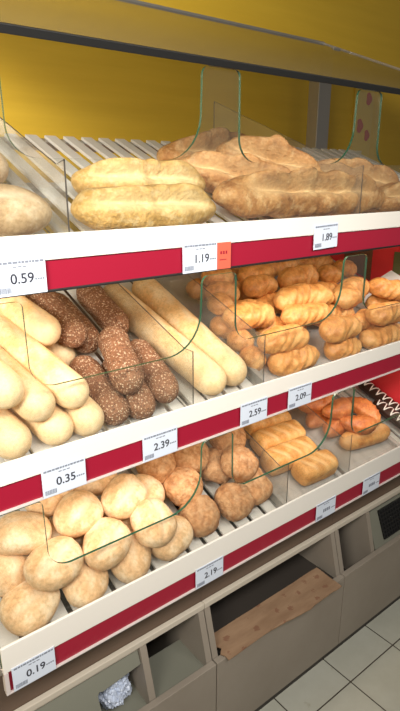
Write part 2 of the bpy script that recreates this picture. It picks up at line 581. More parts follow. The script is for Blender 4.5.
# cardboard sheet in the wide bin
bm = bmesh.new()
nx, ny = 34, 8
rng = random.Random(4)
grid = []
for side in (0, 1):
    g2 = []
    for i in range(nx + 1):
        row = []
        for j in range(ny + 1):
            u, v = i / nx, j / ny
            x = .762 + u * .455
            y = .826 + v * .10
            if j == 0:
                y += .010 * abs(noise.noise(Vector((u * 9, 3, 0)))) + (.02 * (1 - u / .3) if u < .3 else 0)
                y = .826 + (.030 - .030 * min(1, u * 1.6)) + .006 * noise.noise(Vector((u * 14, 1, 0)))
            if i == 0:
                x += .012 * noise.noise(Vector((v * 9, 8, 0)))
            z = .352 + v * .006 + .003 * noise.noise(Vector((u * 4, v * 3, 2))) - side * .003
            row.append(bm.verts.new((x, y, z)))
        g2.append(row)
    grid.append(g2)
for s in (0, 1):
    for i in range(nx):
        for j in range(ny):
            bm.faces.new((grid[s][i][j], grid[s][i + 1][j], grid[s][i + 1][j + 1], grid[s][i][j + 1]))
for i in range(nx):
    for j in (0, ny):
        bm.faces.new((grid[0][i][j], grid[0][i + 1][j], grid[1][i + 1][j], grid[1][i][j]))
for j in range(ny):
    for i in (0, nx):
        bm.faces.new((grid[0][i][j], grid[0][i][j + 1], grid[1][i][j + 1], grid[1][i][j]))
tag(link('cardboard_sheet', bm, CARDB), 'torn brown cardboard sheet with faded print lying in the wide bin', 'cardboard')

# ---------------------------------------------------------------- price tags


def text_bm(s, size):
    cu = bpy.data.curves.new('t', 'FONT'); cu.body = s; cu.size = size; cu.align_x = 'LEFT'; cu.extrude = .0002
    cu.offset = size * .012
    to = bpy.data.objects.new('t', cu); C.objects.link(to)
    dg = bpy.context.evaluated_depsgraph_get()
    me = bpy.data.meshes.new_from_object(to.evaluated_get(dg))
    bm = bmesh.new(); bm.from_mesh(me)
    bpy.data.objects.remove(to); bpy.data.curves.remove(cu); bpy.data.meshes.remove(me)
    return bm


TAGS = [(1, .269, '0.59', 'price tag reading 0.59 under the dusty torpedo loaves', 0, 0),
        (1, .628, '1.19', 'price tag reading 1.19 under the yellow loaves', 0, 0),
        (1, 1.004, '1.89', 'raised price tag reading 1.89 under the large brown loaves', .016, -.03),
        (2, .313, '0.35', 'price tag reading 0.35 under the pale baguettes', 0, 0),
        (2, .524, '2.39', 'price tag reading 2.39 under the seeded rolls', 0, 0),
        (2, .788, '2.59', 'price tag reading 2.59 under the long pale baguettes', 0, 0),
        (2, .946, '2.09', 'price tag reading 2.09 under the golden puff rolls', 0, 0),
        (3, .219, '0.19', 'price tag reading 0.19 at the left end of the lowest rail', 0, 0),
        (3, .657, '2.19', 'price tag reading 2.19 under the brown round rolls', 0, 0),
        (3, 1.088, '', 'price tag with unreadable print under the flaky pastry logs', 0, 0),
        (3, 1.305, '', 'price tag with unreadable print under the reddish croissants', 0, 0)]
for k, x, s, lab, dz, rot in TAGS:
    W, H = .085, .056
    wz = ZF[k] - (.058 if k == 3 else .041)
    root = empty('price_tag', (x, .8447, wz - .050 + dz), lab, 'price tag', 'price tags on the crimson rails')
    root.rotation_euler = (0, rot, 0)
    if dz:
        root.location.y = .844
    bm = bmesh.new(); bx(bm, 0, W, -.0006, .0006, 0, H, .0002)
    link('card', bm, CARD, root)
    bm = bmesh.new()
    yf = -.0009
    rg = random.Random(int(x * 1000))
    xx = .004
    while xx < W - .006:                                                # product line, too small to read in the photograph
        w = rg.uniform(.003, .008); bx(bm, xx, min(xx + w, W - .003), yf, -.0005, H - .0065, H - .0028); xx += w + .0012
    for q in range(3):
        bx(bm, .032 + q * .008, .038 + q * .008, yf, -.0005, H - .0125, H - .0105)
    link('product_line', bm, INKG, root)
    bm = bmesh.new()
    for q in range(4):
        bx(bm, .066 + q * .0042, .069 + q * .0042, yf, -.0005, .0215, .0245)
    link('unit_print', bm, INKG, root)
    bm = bmesh.new()
    xx = .004
    while xx < .026:
        w = rg.choice((.0006, .0010, .0015)); bx(bm, xx, xx + w, yf, -.0005, .0045, .0135); xx += w + .0007
    link('barcode', bm, INKG, root)
    if s:
        bm = text_bm(s, .0225)
        bmesh.ops.transform(bm, matrix=Matrix.Translation((.026, -.0009, .0185)) @ Matrix.Rotation(R(90), 4, 'X'), verts=bm.verts)
        link('price', bm, INK, root)
    else:
        bm = bmesh.new()
        for q in range(4):
            bx(bm, .030 + q * .008, .036 + q * .008, yf, -.0005, .020, .030)
        link('blurred_price', bm, INKG, root)
root = empty('sale_sticker', (.7135, .8447, ZF[1] - .091), 'small orange-red sticker beside the 1.19 price tag', 'sticker')
bm = bmesh.new(); bx(bm, 0, .036, -.0006, .0006, 0, .053)
link('card', bm, STICK, root)
bm = bmesh.new()
for q in range(3):
    bx(bm, .008 + q * .007, .012 + q * .007, -.0009, -.0005, .030, .036)
bx(bm, .006, .024, -.0009, -.0005, .018, .0195)
link('small_print', bm, RED, root)

# ---------------------------------------------------------------- wall posters and loose bits
root = empty('yellow_poster', (2.29, 1.735, 1.55), 'yellow poster with red marks on the wall right of the rack', 'poster')
bm = bmesh.new(); bx(bm, 0, .14, -.004, .004, 0, .42)
link('sheet', bm, YPOST, root)
bm = bmesh.new(); bx(bm, .012, .075, -.006, -.003, .03, .13)
link('pale_block', bm, PALEP, root)
for (cx, cz, rr) in ((.045, .24, .022), (.105, .20, .018), (.10, .36, .02)):
    bm = bmesh.new()
    pts = [(cx + rr * math.cos(a) * (1 + .25 * math.cos(3 * a)), cz + rr * math.sin(a) * 1.4) for a in [2 * math.pi * j / 24 for j in range(24)]]
    prism(bm, pts, 'y', -.006, -.003)
    link('red_mark', bm, RPRINT, root)


def tray(x0, x1, s0, s1, k, lab):
    M = shelf_matrix(k)
    bm = bmesh.new()
    bx(bm, x0, x1, s0, s1, .0005, .0025, 0, M)
    for a in ((x0, x0 + .003, s0, s1), (x1 - .003, x1, s0, s1), (x0, x1, s0, s0 + .003), (x0, x1, s1 - .003, s1)):
        bx(bm, *a, .0025, .022, 0, M)
    for a in ((x0 - .0, x0 + .016, s0, s1), (x1 - .016, x1 + .0, s0, s1)):
        bx(bm, *a, .022, .0245, 0, M)
    tag(link('pastry_tray', bm, TRAYG), lab, 'tray', 'clear plastic trays under the pastries')


tray(.985, 1.24, .012, .50, 3, 'clear plastic tray under the flaky pastry logs on the lowest shelf')
tray(1.255, 1.55, .012, .50, 3, 'clear plastic tray under the reddish croissants on the lowest shelf')
tray(.88, 1.42, .008, .55, 2, 'clear plastic tray under the golden puff rolls on the middle shelf')
M = shelf_matrix(2)
bm = bmesh.new()
P4 = [(1.56, .19, .001), (1.714, .17, .085), (1.714, .28, .085), (1.56, .29, .001)]
A = [bm.verts.new(M @ Vector(c)) for c in P4]; B = [bm.verts.new(M @ (Vector(c) + Vector((0, 0, .001)))) for c in P4]
bm.faces.new(A); bm.faces.new(list(reversed(B)))
for j in range(4):
    bm.faces.new((A[j], B[j], B[(j + 1) % 4], A[(j + 1) % 4]))
tag(link('paper_sheet', bm, PAPER), 'white paper sheet leaning on the red partition at the right of the middle shelf', 'paper')
for k, lab in ((2, 'red partition with brown board at the right end of the puff rolls'), (3, 'red partition at the right end of the lowest shelf behind the chocolate pastries')):
    root = empty('red_partition', (1.72, .9, base_z(k, .9)), lab, 'partition', 'red partitions across the shelves')
    ya, yb = .90, 1.42
    bm = bmesh.new()
    prism(bm, [(ya, base_z(k, ya) + .001), (yb, base_z(k, yb) + .001), (yb, base_z(k, yb) + .25), (ya + .06, base_z(k, ya + .06) + .25), (ya, base_z(k, ya) + .20)], 'x', 1.7165, 1.7235)
    part('board', bm, REDP, root)
    if k == 2:
        bm = bmesh.new(); prism(bm, [(1.17, 1.203), (1.29, 1.245), (1.29, 1.36), (1.17, 1.36)], 'x', 1.7135, 1.7165)
        part('brown_patch', bm, BRBOARD, root)
        bm = bmesh.new(); bx(bm, 1.7135, 1.7165, 1.02, 1.082, 1.24, 1.315)
        part('small_picture', bm, GREENP, root)
for k, x, s, lab in ((3, 1.262, .33, 'small black plastic clip behind the flaky pastry logs'), (2, 1.43, .54, 'small black plastic clip at the back above the golden puff rolls')):
    M = shelf_matrix(k)
    bm = bmesh.new(); bx(bm, x - .03, x + .03, s - .014, s + .014, .0, .03, .008, M)
    tag(link('plastic_clip', bm, BLACK, smooth=True), lab, 'clip')

# where each loaf lies: shelf, its two cap centres (x along the shelf, distance up the slope, height off the slope), radius, flatness
PLACED = [
('W0', 3, (0.292, 0.078, 0.039), (0.292, 0.078, 0.039), 0.054, 0.72),
('W1', 3, (0.41, 0.078, 0.04), (0.41, 0.078, 0.04), 0.054, 0.72),
('W2', 3, (0.522, 0.078, 0.04), (0.522, 0.078, 0.04), 0.054, 0.72),
('W3', 3, (0.636, 0.078, 0.04), (0.636, 0.078, 0.04), 0.054, 0.72),
('W4', 3, (0.279, 0.168, 0.051), (0.279, 0.168, 0.051), 0.054, 0.72),
('W5', 3, (0.349, 0.106, 0.1), (0.349, 0.106, 0.1), 0.054, 0.72),
('W6', 3, (0.467, 0.1, 0.096), (0.467, 0.1, 0.096), 0.054, 0.72),
('W7', 3, (0.589, 0.101, 0.099), (0.589, 0.101, 0.099), 0.054, 0.72),
('W8', 3, (0.415, 0.194, 0.05), (0.415, 0.194, 0.05), 0.054, 0.72),
('W9', 3, (0.544, 0.175, 0.044), (0.544, 0.175, 0.044), 0.054, 0.72),
('W10', 3, (0.317, 0.195, 0.11), (0.317, 0.195, 0.11), 0.054, 0.72),
('W11', 3, (0.439, 0.183, 0.117), (0.439, 0.183, 0.117), 0.054, 0.72),
('W12', 3, (0.556, 0.186, 0.112), (0.556, 0.186, 0.112), 0.054, 0.72),
('W13', 3, (0.628, 0.199, 0.066), (0.628, 0.199, 0.066), 0.054, 0.72),
('W14', 3, (0.408, 0.27, 0.107), (0.408, 0.27, 0.107), 0.054, 0.72),
('W15', 3, (0.519, 0.271, 0.109), (0.519, 0.271, 0.109), 0.054, 0.72),
('B0', 3, (0.738, 0.096, 0.042), (0.738, 0.096, 0.042), 0.052, 0.8),
('B1', 3, (0.85, 0.093, 0.042), (0.85, 0.093, 0.042), 0.052, 0.8),
('B2', 3, (0.936, 0.11, 0.042), (0.936, 0.11, 0.042), 0.052, 0.8),
('B3', 3, (0.737, 0.179, 0.069), (0.737, 0.179, 0.069), 0.052, 0.8),
('B4', 3, (0.874, 0.207, 0.053), (0.874, 0.207, 0.053), 0.052, 0.8),
('B5', 3, (0.898, 0.155, 0.106), (0.898, 0.155, 0.106), 0.052, 0.8),
('B6', 3, (0.7, 0.254, 0.091), (0.7, 0.254, 0.091), 0.052, 0.8),
('B7', 3, (0.794, 0.239, 0.1), (0.794, 0.239, 0.1), 0.052, 0.8),
('B8', 3, (0.934, 0.251, 0.101), (0.934, 0.251, 0.101), 0.052, 0.8),
('G0', 3, (1.127, 0.084, 0.037), (1.203, 0.082, 0.037), 0.037, 1),
('G1', 3, (1.066, 0.156, 0.038), (1.18, 0.152, 0.038), 0.038, 1),
('G2', 3, (1.087, 0.228, 0.038), (1.199, 0.222, 0.038), 0.038, 1),
('G3', 3, (1.099, 0.302, 0.038), (1.203, 0.293, 0.038), 0.038, 1),
('C0', 3, (1.376, 0.12, 0.027), (1.533, 0.104, 0.027), 0.034, 0.8),
('C1', 3, (1.502, 0.211, 0.07), (1.509, 0.15, 0.07), 0.034, 0.8),
('C2', 3, (1.402, 0.149, 0.069), (1.458, 0.126, 0.069), 0.033, 0.8),
('C3', 3, (1.331, 0.278, 0.063), (1.419, 0.279, 0.063), 0.034, 0.8),
('C4', 3, (1.33, 0.241, 0.031), (1.401, 0.238, 0.031), 0.034, 0.8),
('C5', 3, (1.372, 0.213, 0.08), (1.431, 0.218, 0.08), 0.034, 0.8),
('C6', 3, (1.356, 0.184, 0.036), (1.416, 0.183, 0.036), 0.034, 0.8),
('E0', 3, (1.687, 0.152, 0.03), (1.684, 0.302, 0.03), 0.025, 0.8),
('E1', 3, (1.646, 0.087, 0.03), (1.639, 0.196, 0.03), 0.025, 0.8),
('P0', 2, (0.283, 0.089, 0.122), (0.234, 0.306, 0.122), 0.034, 0.95),
('P1', 2, (0.336, 0.074, 0.085), (0.284, 0.308, 0.085), 0.034, 0.95),
('P2', 2, (0.406, 0.079, 0.089), (0.349, 0.301, 0.089), 0.034, 0.95),
('P3', 2, (0.286, 0.054, 0.032), (0.228, 0.297, 0.032), 0.034, 0.95),
('P4', 2, (0.368, 0.055, 0.032), (0.32, 0.295, 0.032), 0.034, 0.95),
('P5', 2, (0.432, 0.054, 0.032), (0.396, 0.291, 0.032), 0.034, 0.95),
('P6', 2, (0.424, 0.247, 0.112), (0.371, 0.44, 0.112), 0.034, 0.95),
('P7', 2, (0.471, 0.257, 0.032), (0.417, 0.449, 0.032), 0.034, 0.95),
('S0', 2, (0.492, 0.249, 0.089), (0.486, 0.408, 0.089), 0.033, 0.95),
('S1', 2, (0.537, 0.268, 0.05), (0.533, 0.418, 0.05), 0.033, 0.95),
('S2', 2, (0.627, 0.293, 0.06), (0.628, 0.433, 0.06), 0.033, 0.95),
('S3', 2, (0.494, 0.058, 0.031), (0.496, 0.193, 0.031), 0.033, 0.95),
('S4', 2, (0.527, 0.075, 0.089), (0.565, 0.204, 0.089), 0.033, 0.95),
('S5', 2, (0.613, 0.059, 0.05), (0.629, 0.186, 0.05), 0.033, 0.95),
('S6', 2, (0.554, 0.052, 0.031), (0.563, 0.172, 0.031), 0.033, 0.95),
('I0', 2, (0.744, 0.06, 0.038), (0.704, 0.433, 0.038), 0.038, 0.95),
('I1', 2, (0.814, 0.069, 0.038), (0.809, 0.448, 0.038), 0.038, 0.95),
('F0', 2, (0.974, 0.056, 0.031), (1.066, 0.056, 0.031), 0.0366, 0.85),
('F1', 2, (1.179, 0.049, 0.027), (1.252, 0.049, 0.027), 0.03172, 0.85),
('F2', 2, (1.338, 0.049, 0.027), (1.471, 0.049, 0.027), 0.03172, 0.85),
('F3', 2, (0.941, 0.087, 0.083), (1.03, 0.078, 0.083), 0.03294, 0.85),
('F4', 2, (1.156, 0.072, 0.08), (1.241, 0.072, 0.08), 0.03416, 0.85),
('F5', 2, (1.366, 0.076, 0.09), (1.456, 0.076, 0.09), 0.03416, 0.85),
('F6', 2, (1.095, 0.211, 0.102), (1.238, 0.199, 0.102), 0.03416, 0.85),
('F7', 2, (1.2, 0.295, 0.107), (1.291, 0.304, 0.107), 0.0366, 0.85),
('F8', 2, (1.388, 0.305, 0.095), (1.409, 0.302, 0.095), 0.03294, 0.85),
('F9', 2, (1.063, 0.304, 0.092), (1.129, 0.307, 0.092), 0.03172, 0.85),
('F10', 2, (1.113, 0.38, 0.081), (1.196, 0.383, 0.081), 0.03172, 0.85),
('F11', 2, (1.08, 0.151, 0.088), (1.188, 0.144, 0.088), 0.03172, 0.85),
('F12', 2, (0.978, 0.377, 0.096), (1.007, 0.373, 0.096), 0.03416, 0.85),
('F13', 2, (0.953, 0.321, 0.083), (0.978, 0.308, 0.083), 0.03416, 0.85),
('F14', 2, (0.913, 0.192, 0.09), (0.994, 0.182, 0.09), 0.0366, 0.85),
('F15', 2, (0.908, 0.225, 0.039), (0.915, 0.222, 0.039), 0.03172, 0.85),
('F16', 2, (0.908, 0.156, 0.045), (0.916, 0.154, 0.045), 0.03172, 0.85),
('F17', 2, (0.909, 0.099, 0.027), (0.914, 0.095, 0.027), 0.03172, 0.85),
('F18', 2, (1.322, 0.175, 0.096), (1.432, 0.214, 0.096), 0.040260000000000004, 0.85),
('F19', 2, (1.473, 0.169, 0.115), (1.54, 0.132, 0.115), 0.03172, 0.85),
('F20', 2, (1.487, 0.165, 0.059), (1.595, 0.15, 0.059), 0.03172, 0.85),
('F21', 2, (0.909, 0.259, 0.087), (0.921, 0.262, 0.087), 0.03172, 0.85),
('F22', 2, (1.217, 0.527, 0.04), (1.308, 0.529, 0.04), 0.03172, 0.85),
('F23', 2, (1.439, 0.48, 0.04), (1.577, 0.453, 0.04), 0.03172, 0.85),
('F24', 2, (1.084, 0.27, 0.045), (1.175, 0.277, 0.045), 0.03294, 0.85),
('F25', 2, (1.033, 0.177, 0.039), (1.129, 0.166, 0.039), 0.03294, 0.85),
('F26', 2, (0.972, 0.243, 0.066), (1.035, 0.236, 0.066), 0.03294, 0.85),
('F27', 2, (1.268, 0.27, 0.059), (1.392, 0.259, 0.059), 0.03294, 0.85),
('F28', 2, (1.567, 0.374, 0.06), (1.591, 0.369, 0.06), 0.03294, 0.85),
('F29', 2, (1.242, 0.426, 0.07), (1.345, 0.43, 0.07), 0.03294, 0.85),
('F30', 2, (1.25, 0.176, 0.039), (1.351, 0.174, 0.039), 0.03294, 0.85),
('F31', 2, (1.106, 0.489, 0.05), (1.165, 0.485, 0.05), 0.03294, 0.85),
('F32', 2, (1.362, 0.114, 0.043), (1.486, 0.105, 0.043), 0.03416, 0.85),
('F33', 2, (1.052, 0.363, 0.048), (1.095, 0.336, 0.048), 0.03294, 0.85),
('F34', 2, (0.954, 0.403, 0.044), (0.974, 0.39, 0.044), 0.03294, 0.85),
('L0', 1, (0.299, 0.102, 0.045), (0.356, 0.087, 0.045), 0.047, 0.85),
('L1', 1, (0.334, 0.286, 0.045), (0.36, 0.286, 0.045), 0.045, 0.85),
('Y0', 1, (0.491, 0.086, 0.045), (0.712, 0.074, 0.045), 0.048, 0.85),
('Y1', 1, (0.548, 0.204, 0.05), (0.763, 0.185, 0.05), 0.047, 0.85),
('R0', 1, (0.839, 0.109, 0.052), (1.296, 0.083, 0.052), 0.054, 0.85),
('R1', 1, (0.854, 0.274, 0.043), (1.053, 0.167, 0.043), 0.05, 0.85),
('R2', 1, (0.97, 0.283, 0.083), (1.13, 0.162, 0.083), 0.044, 0.85),
('R3', 1, (1.234, 0.232, 0.051), (1.459, 0.143, 0.051), 0.052, 0.85),
('R4', 1, (1.357, 0.075, 0.043), (1.585, 0.075, 0.043), 0.05, 0.85),
('R5', 1, (0.858, 0.373, 0.045), (1.123, 0.417, 0.045), 0.048, 0.85),
]

# ---------------------------------------------------------------- bread


def loaf_mesh(name, a, r, fl, cap=1.0, capp=2.0, ce=2.0, seed=0, lump=.05, lumpf=14, rough=0.0, roughf=90, cuts=(), ridges=None,
              bend=0.0, flat=.88, wide=1.0, nth=36, nmid=None, m=None, seg=.006, endmark=0.0, wrinkle=0.0):
    """one loaf along local X, resting on -r*fl; cuts = (x, angle, tilt, half length, width, height, mark)"""
    bm = bmesh.new()
    mk = bm.verts.layers.float.new('mark')
    cl = min(r * cap, a * .999)
    xs = []
    nc = 11
    for i in range(nc + 1):
        f = i / nc * math.pi / 2
        xs.append(-(a - cl) - cl * math.cos(f))
    mid = a - cl
    nm = nmid if nmid is not None else max(1, int(2 * mid / seg))
    for i in range(1, nm):
        xs.append(-mid + 2 * mid * i / nm)
    xs += [-x for x in reversed(xs[:nc + 1])] if mid > 1e-4 else [-x for x in reversed(xs[:nc])]
    sv = Vector((seed * 3.17, seed * 1.31, seed * 2.73))
    rings = []
    for x in xs:
        e = max(0.0, (abs(x) - mid) / cl)
        rho = max(0.0, 1 - e ** capp) ** .5
        ring = []
        for j in range(nth):
            th = 2 * math.pi * j / nth
            c, s = math.cos(th), math.sin(th)
            k = (abs(c) ** ce + abs(s) ** ce) ** (-1 / ce)
            y = r * wide * rho * c * k; z = r * fl * rho * s * k
            if z < 0:
                zz = -z / (r * fl)
                z = -r * fl * min(zz ** .8 if zz > 0 else 0, 1.0) * (1 if zz < flat else 1)
                z = max(z, -r * fl * flat)
            p = Vector((x, y, z))
            n = Vector((.35 * x / a * e, c, s * 1.0)).normalized()
            d = lump * r * noise.noise(p * lumpf + sv)
            if wrinkle:
                d -= wrinkle * r * (1 - min(1, abs(noise.noise(p * lumpf * 1.8 + sv * 2)) * 5)) * (.4 + .6 * max(0, s))
            if rough:
                d += rough * (noise.noise(p * roughf + sv) + .5 * noise.noise(p * roughf * 2.1 + sv))
            mark = 0.0
            w = (th if th < math.pi * 1.5 else th - 2 * math.pi)
            for (cx, ca, tilt, hl, cw, ch, cm) in cuts:
                dx = x - cx; dw = (w - ca) * r
                l = dx * math.cos(tilt) + dw * math.sin(tilt); q = -dx * math.sin(tilt) + dw * math.cos(tilt)
                q += hl * .12 * math.sin(l / hl * 2.2)
                if abs(l) < hl:
                    t = (1 - (l / hl) ** 2) ** .5
                    d += ch * t * (math.exp(-((q + cw * .9) / cw) ** 2) - .8 * math.exp(-((q - cw * .7) / cw) ** 2))
                    mark = max(mark, cm * t * math.exp(-((q - cw * 1.0) / (cw * 1.25)) ** 2))
            if ridges:
                per, amp, slant_ = ridges
                ph = (x + slant_ * (abs(w - math.pi / 2) - math.pi / 2) * r) / per + .25 * noise.noise(p * 9 + sv)
                d += amp * r * (abs(math.sin(math.pi * ph)) ** .7 - .55) * rho ** .5
            if endmark:
                mark = max(mark, endmark * max(0, min(1, (-x - mid * .62) / (cl * .5))))
            p += n * d * (rho ** .5 if rho > 0 else 0)
            if z < 0:
                p.z = max(p.z, -r * fl * flat)
            p.y += bend * ((x / a) ** 2 - .3)
            p.y += 0.0
            v = bm.verts.new(p); v[mk] = mark
            ring.append(v)
        rings.append(ring)
    # collapse the two poles
    for ring in (rings[0], rings[-1]):
        bmesh.ops.pointmerge(bm, verts=ring, merge_co=sum((v.co for v in ring), Vector()) / nth)
    first, last = [v for v in bm.verts if v.is_valid and v in rings[0]], [v for v in bm.verts if v.is_valid and v in rings[-1]]
    rings[0] = [first[0]] * nth; rings[-1] = [last[0]] * nth
    for i in range(len(rings) - 1):
        for j in range(nth):
            q = [rings[i][j], rings[i][(j + 1) % nth], rings[i + 1][(j + 1) % nth], rings[i + 1][j]]
            u = []
            for v in q:
                if v not in u:
                    u.append(v)
            if len(u) > 2:
                bm.faces.new(u)
    return link(name, bm, m, smooth=True)


def seat(o, k, p, q, roll=0.0, flat=1.0, spin=0.0):
    """place a loaf: p, q are the centres of its two end caps in shelf coordinates (x, up the slope, off the slope)"""
    M = shelf_matrix(k)
    P = M @ Vector(p); Q = M @ Vector(q)
    nrm = Vector((0, -SA, CA))
    ax = Q - P
    if ax.length < 1e-4:
        ax = Vector((math.cos(spin), math.sin(spin) * CA, math.sin(spin) * SA))
    ax.normalize()
    z = (nrm - ax * nrm.dot(ax)).normalized()
    y = z.cross(ax)
    rot = Matrix((ax, y, z)).transposed().to_4x4() @ Matrix.Rotation(roll, 4, 'X')
    o.matrix_world = Matrix.Translation((P + Q) / 2) @ rot
    return o


PL = {}
for row in PLACED:
    PL[row[0]] = row[1:]

LABELS = {
 # lowest shelf
 'W0': 'pale round roll at the far left of the front row, lying on the lowest shelf',
 'W1': 'pale round roll second from the left in the front row of the lowest shelf',
 'W2': 'pale round roll third from the left in the front row, below the split-topped roll',
 'W3': 'pale round roll at the right end of the white rolls front row, beside brown rolls',
 'W4': 'pale round roll cut by the left edge of the photo beside the glass end divider',
 'W5': 'white oval roll lying on top of the two leftmost front rolls',
 'W6': 'white roll with a lengthwise split lying on top of the front row, in its middle',
 'W7': 'white split-topped roll on top of the front row, nearest the brown rolls',
 'W8': 'small visible piece of pale roll in the gap behind the white oval roll',
 'W9': 'pale roll deep in the pile behind the two split-topped white rolls',
 'W10': 'large pale roll at the left of the second row, upper layer',
 'W11': 'pale roll in the upper layer right below the 0.35 price tag',
 'W12': 'pale roll in the upper second row nearest the brown rolls',
 'W13': 'pale roll behind the rightmost split-topped roll touching the brown rolls',
 'W14': 'pale roll at the back, left of the 0.35 price tag, under the rail',
 'W15': 'pale roll at the back, right of the 0.35 price tag, under the rail',
 'B0': 'brown wrinkled round roll, left one of three in the front row',
 'B1': 'brown wrinkled round roll, middle one of three in the front row',
 'B2': 'brown wrinkled round roll, right one of three in the front row beside the pastry tray',
 'B3': 'brown wrinkled roll in the second row directly behind the left front brown roll',
 'B4': 'brown wrinkled roll in the second row directly behind the middle front brown roll',
 'B5': 'brown wrinkled roll in the second row directly behind the right front brown roll',
 'B6': 'brown wrinkled roll at the back beside the white rolls, under the 2.39 tag',
 'B7': 'brown wrinkled roll at the back of the pile, middle one under the rail',
 'B8': 'brown wrinkled roll at the back of the pile, right one under the 2.59 tag',
 'G0': 'flaky golden pastry log lying alone at the front of its tray',
 'G1': 'flaky golden pastry log second from the front in its tray',
 'G2': 'flaky golden pastry log third from the front in its tray',
 'G3': 'flaky golden pastry log furthest back in its tray under the rail',
 'C0': 'long pale brown pastry at the front of the reddish croissants tray',
 'C1': 'reddish ridged croissant lying on top at the right, beside the chocolate pastries',
 'C2': 'reddish croissant just behind the long pale pastry at the tray front',
 'C3': 'reddish croissant at the back left of the croissant tray',
 'C4': 'reddish croissant at the left edge of the croissant tray, lower one',
 'C5': 'reddish croissant on top in the middle of the croissant tray',
 'C6': 'reddish croissant in the lower middle of the croissant tray near the front',
 'E0': 'chocolate pastry with white icing zigzag, further back behind the croissants',
 'E1': 'chocolate pastry with white icing zigzag, nearest the shelf front',
 # middle shelf
 'P0': 'pale baguette at the far left of the upper layer, cut by the photo edge',
 'P1': 'pale baguette in the middle of the three upper layer front ends',
 'P2': 'pale baguette at the right of the upper layer, above its lower neighbours beside seeded rolls',
 'P3': 'pale baguette in the lower layer at the far left under its upper neighbours',
 'P4': 'pale baguette in the middle of the lower layer, directly on the slats',
 'P5': 'pale baguette at the right of the lower layer, touching the seeded rolls',
 'P6': 'pale baguette further back, its blunt end resting above the others behind them',
 'P7': 'pale baguette further back in the lower layer, small end seen beside seeded rolls',
 'S0': 'brown seeded roll in the back row, left one beside the pale baguettes',
 'S1': 'brown seeded roll in the back row, middle one of three',
 'S2': 'brown seeded roll in the back row, right one beside the long pale baguettes',
 'S3': 'brown seeded roll in the front row, left one beside pale baguettes',
 'S4': 'brown seeded roll lying highest on top of the front seeded rolls',
 'S5': 'brown seeded roll in the front row, right one beside the long pale baguette',
 'S6': 'brown seeded roll underneath the topmost seeded roll, only its front end showing',
 'I0': 'long pale baguette right of the seeded rolls, left one of the pair',
 'I1': 'long pale baguette, right one of the pair beside the golden puff rolls',
 'F0': 'golden puff roll in the lower front row, left one touching the shelf front',
 'F1': 'golden puff roll in the lower front row, middle one',
 'F2': 'golden puff roll in the lower front row, right one at the photo edge',
 'F3': 'golden puff roll in the upper front row, left one with a pale top',
 'F4': 'golden puff roll in the upper front row, middle one, browner',
 'F5': 'golden puff roll in the upper front row, right one at the photo edge',
 'F6': 'large bowed golden puff roll on top in the middle of the pile',
 'F7': 'golden puff roll on top behind the large bowed one',
 'F8': 'short golden puff roll on top just left of the right glass tab',
 'F9': 'golden puff roll at mid left of the pile, right of the glass tab',
 'F10': 'golden puff roll at the upper left below the rail, behind the other left ones',
 'F11': 'golden puff roll lying just in front of the large bowed one',
 'F12': 'golden puff roll furthest back left, near the orange-red sticker',
 'F13': 'golden puff roll at the left beside the divider, second from the back',
 'F14': 'thick golden puff roll at the left front of the upper layer beside the divider',
 'F15': 'small end of a golden puff roll left of the thick one, by the divider',
 'F16': 'golden puff roll low beside the divider, left of the pale-topped upper one',
 'F17': 'golden puff roll at the front corner beside the divider, left of the lower row',
 'F21': 'golden puff roll at the left by the divider, halfway back',
 'F34': 'golden puff roll at the left by the divider, near the back',
 'F18': 'big light golden puff roll seen through the right glass tab',
 'F19': 'golden puff roll at the far right, on top near the white paper',
 'F20': 'golden puff roll at the far right, below the one near the white paper',
 'F22': 'golden puff roll at the very back left, right under the rail',
 'F23': 'golden puff roll at the very back right, right under the rail',
 'F24': 'golden puff roll in the middle left of the pile, left of the large bowed one',
 'F25': 'golden puff roll low in the pile behind the left upper front roll',
 'F26': 'golden puff roll in the left half of the pile, below its paler neighbour',
 'F27': 'golden puff roll just above the right half of the large bowed one',
 'F28': 'golden puff roll at the back beside the right glass tab, under the rail',
 'F29': 'golden puff roll at the back in the middle, right under the rail',
 'F30': 'golden puff roll in the gap above the middle upper front roll',
 'F31': 'golden puff roll at the back left below the 1.19 tag',
 'F32': 'golden puff roll in the gap above the right upper front roll',
 'F33': 'golden puff roll left of the large bowed one, second layer',
 # top shelf
 'L0': 'dusty torpedo loaf at the front left of the top shelf above the 0.59 tag',
 'L1': 'dusty torpedo loaf behind the front one at the left photo edge',
 'Y0': 'yellow cut-topped loaf in front on the top shelf, above the white strip',
 'Y1': 'yellow cut-topped loaf lying behind the front yellow one',
 'R0': 'largest rustic brown loaf at the front of the top shelf with a long curved cut',
 'R1': 'rustic brown loaf lying directly behind the largest front one',
 'R2': 'rustic brown loaf lying on top of the other brown loaves',
 'R3': 'rustic brown loaf at the right of the pile, behind the right glass tab',
 'R4': 'rustic brown loaf with floury top at the front right photo edge',
 'R5': 'rustic brown loaf furthest back on the slats behind the yellow loaves',
}
PI2 = math.pi / 2
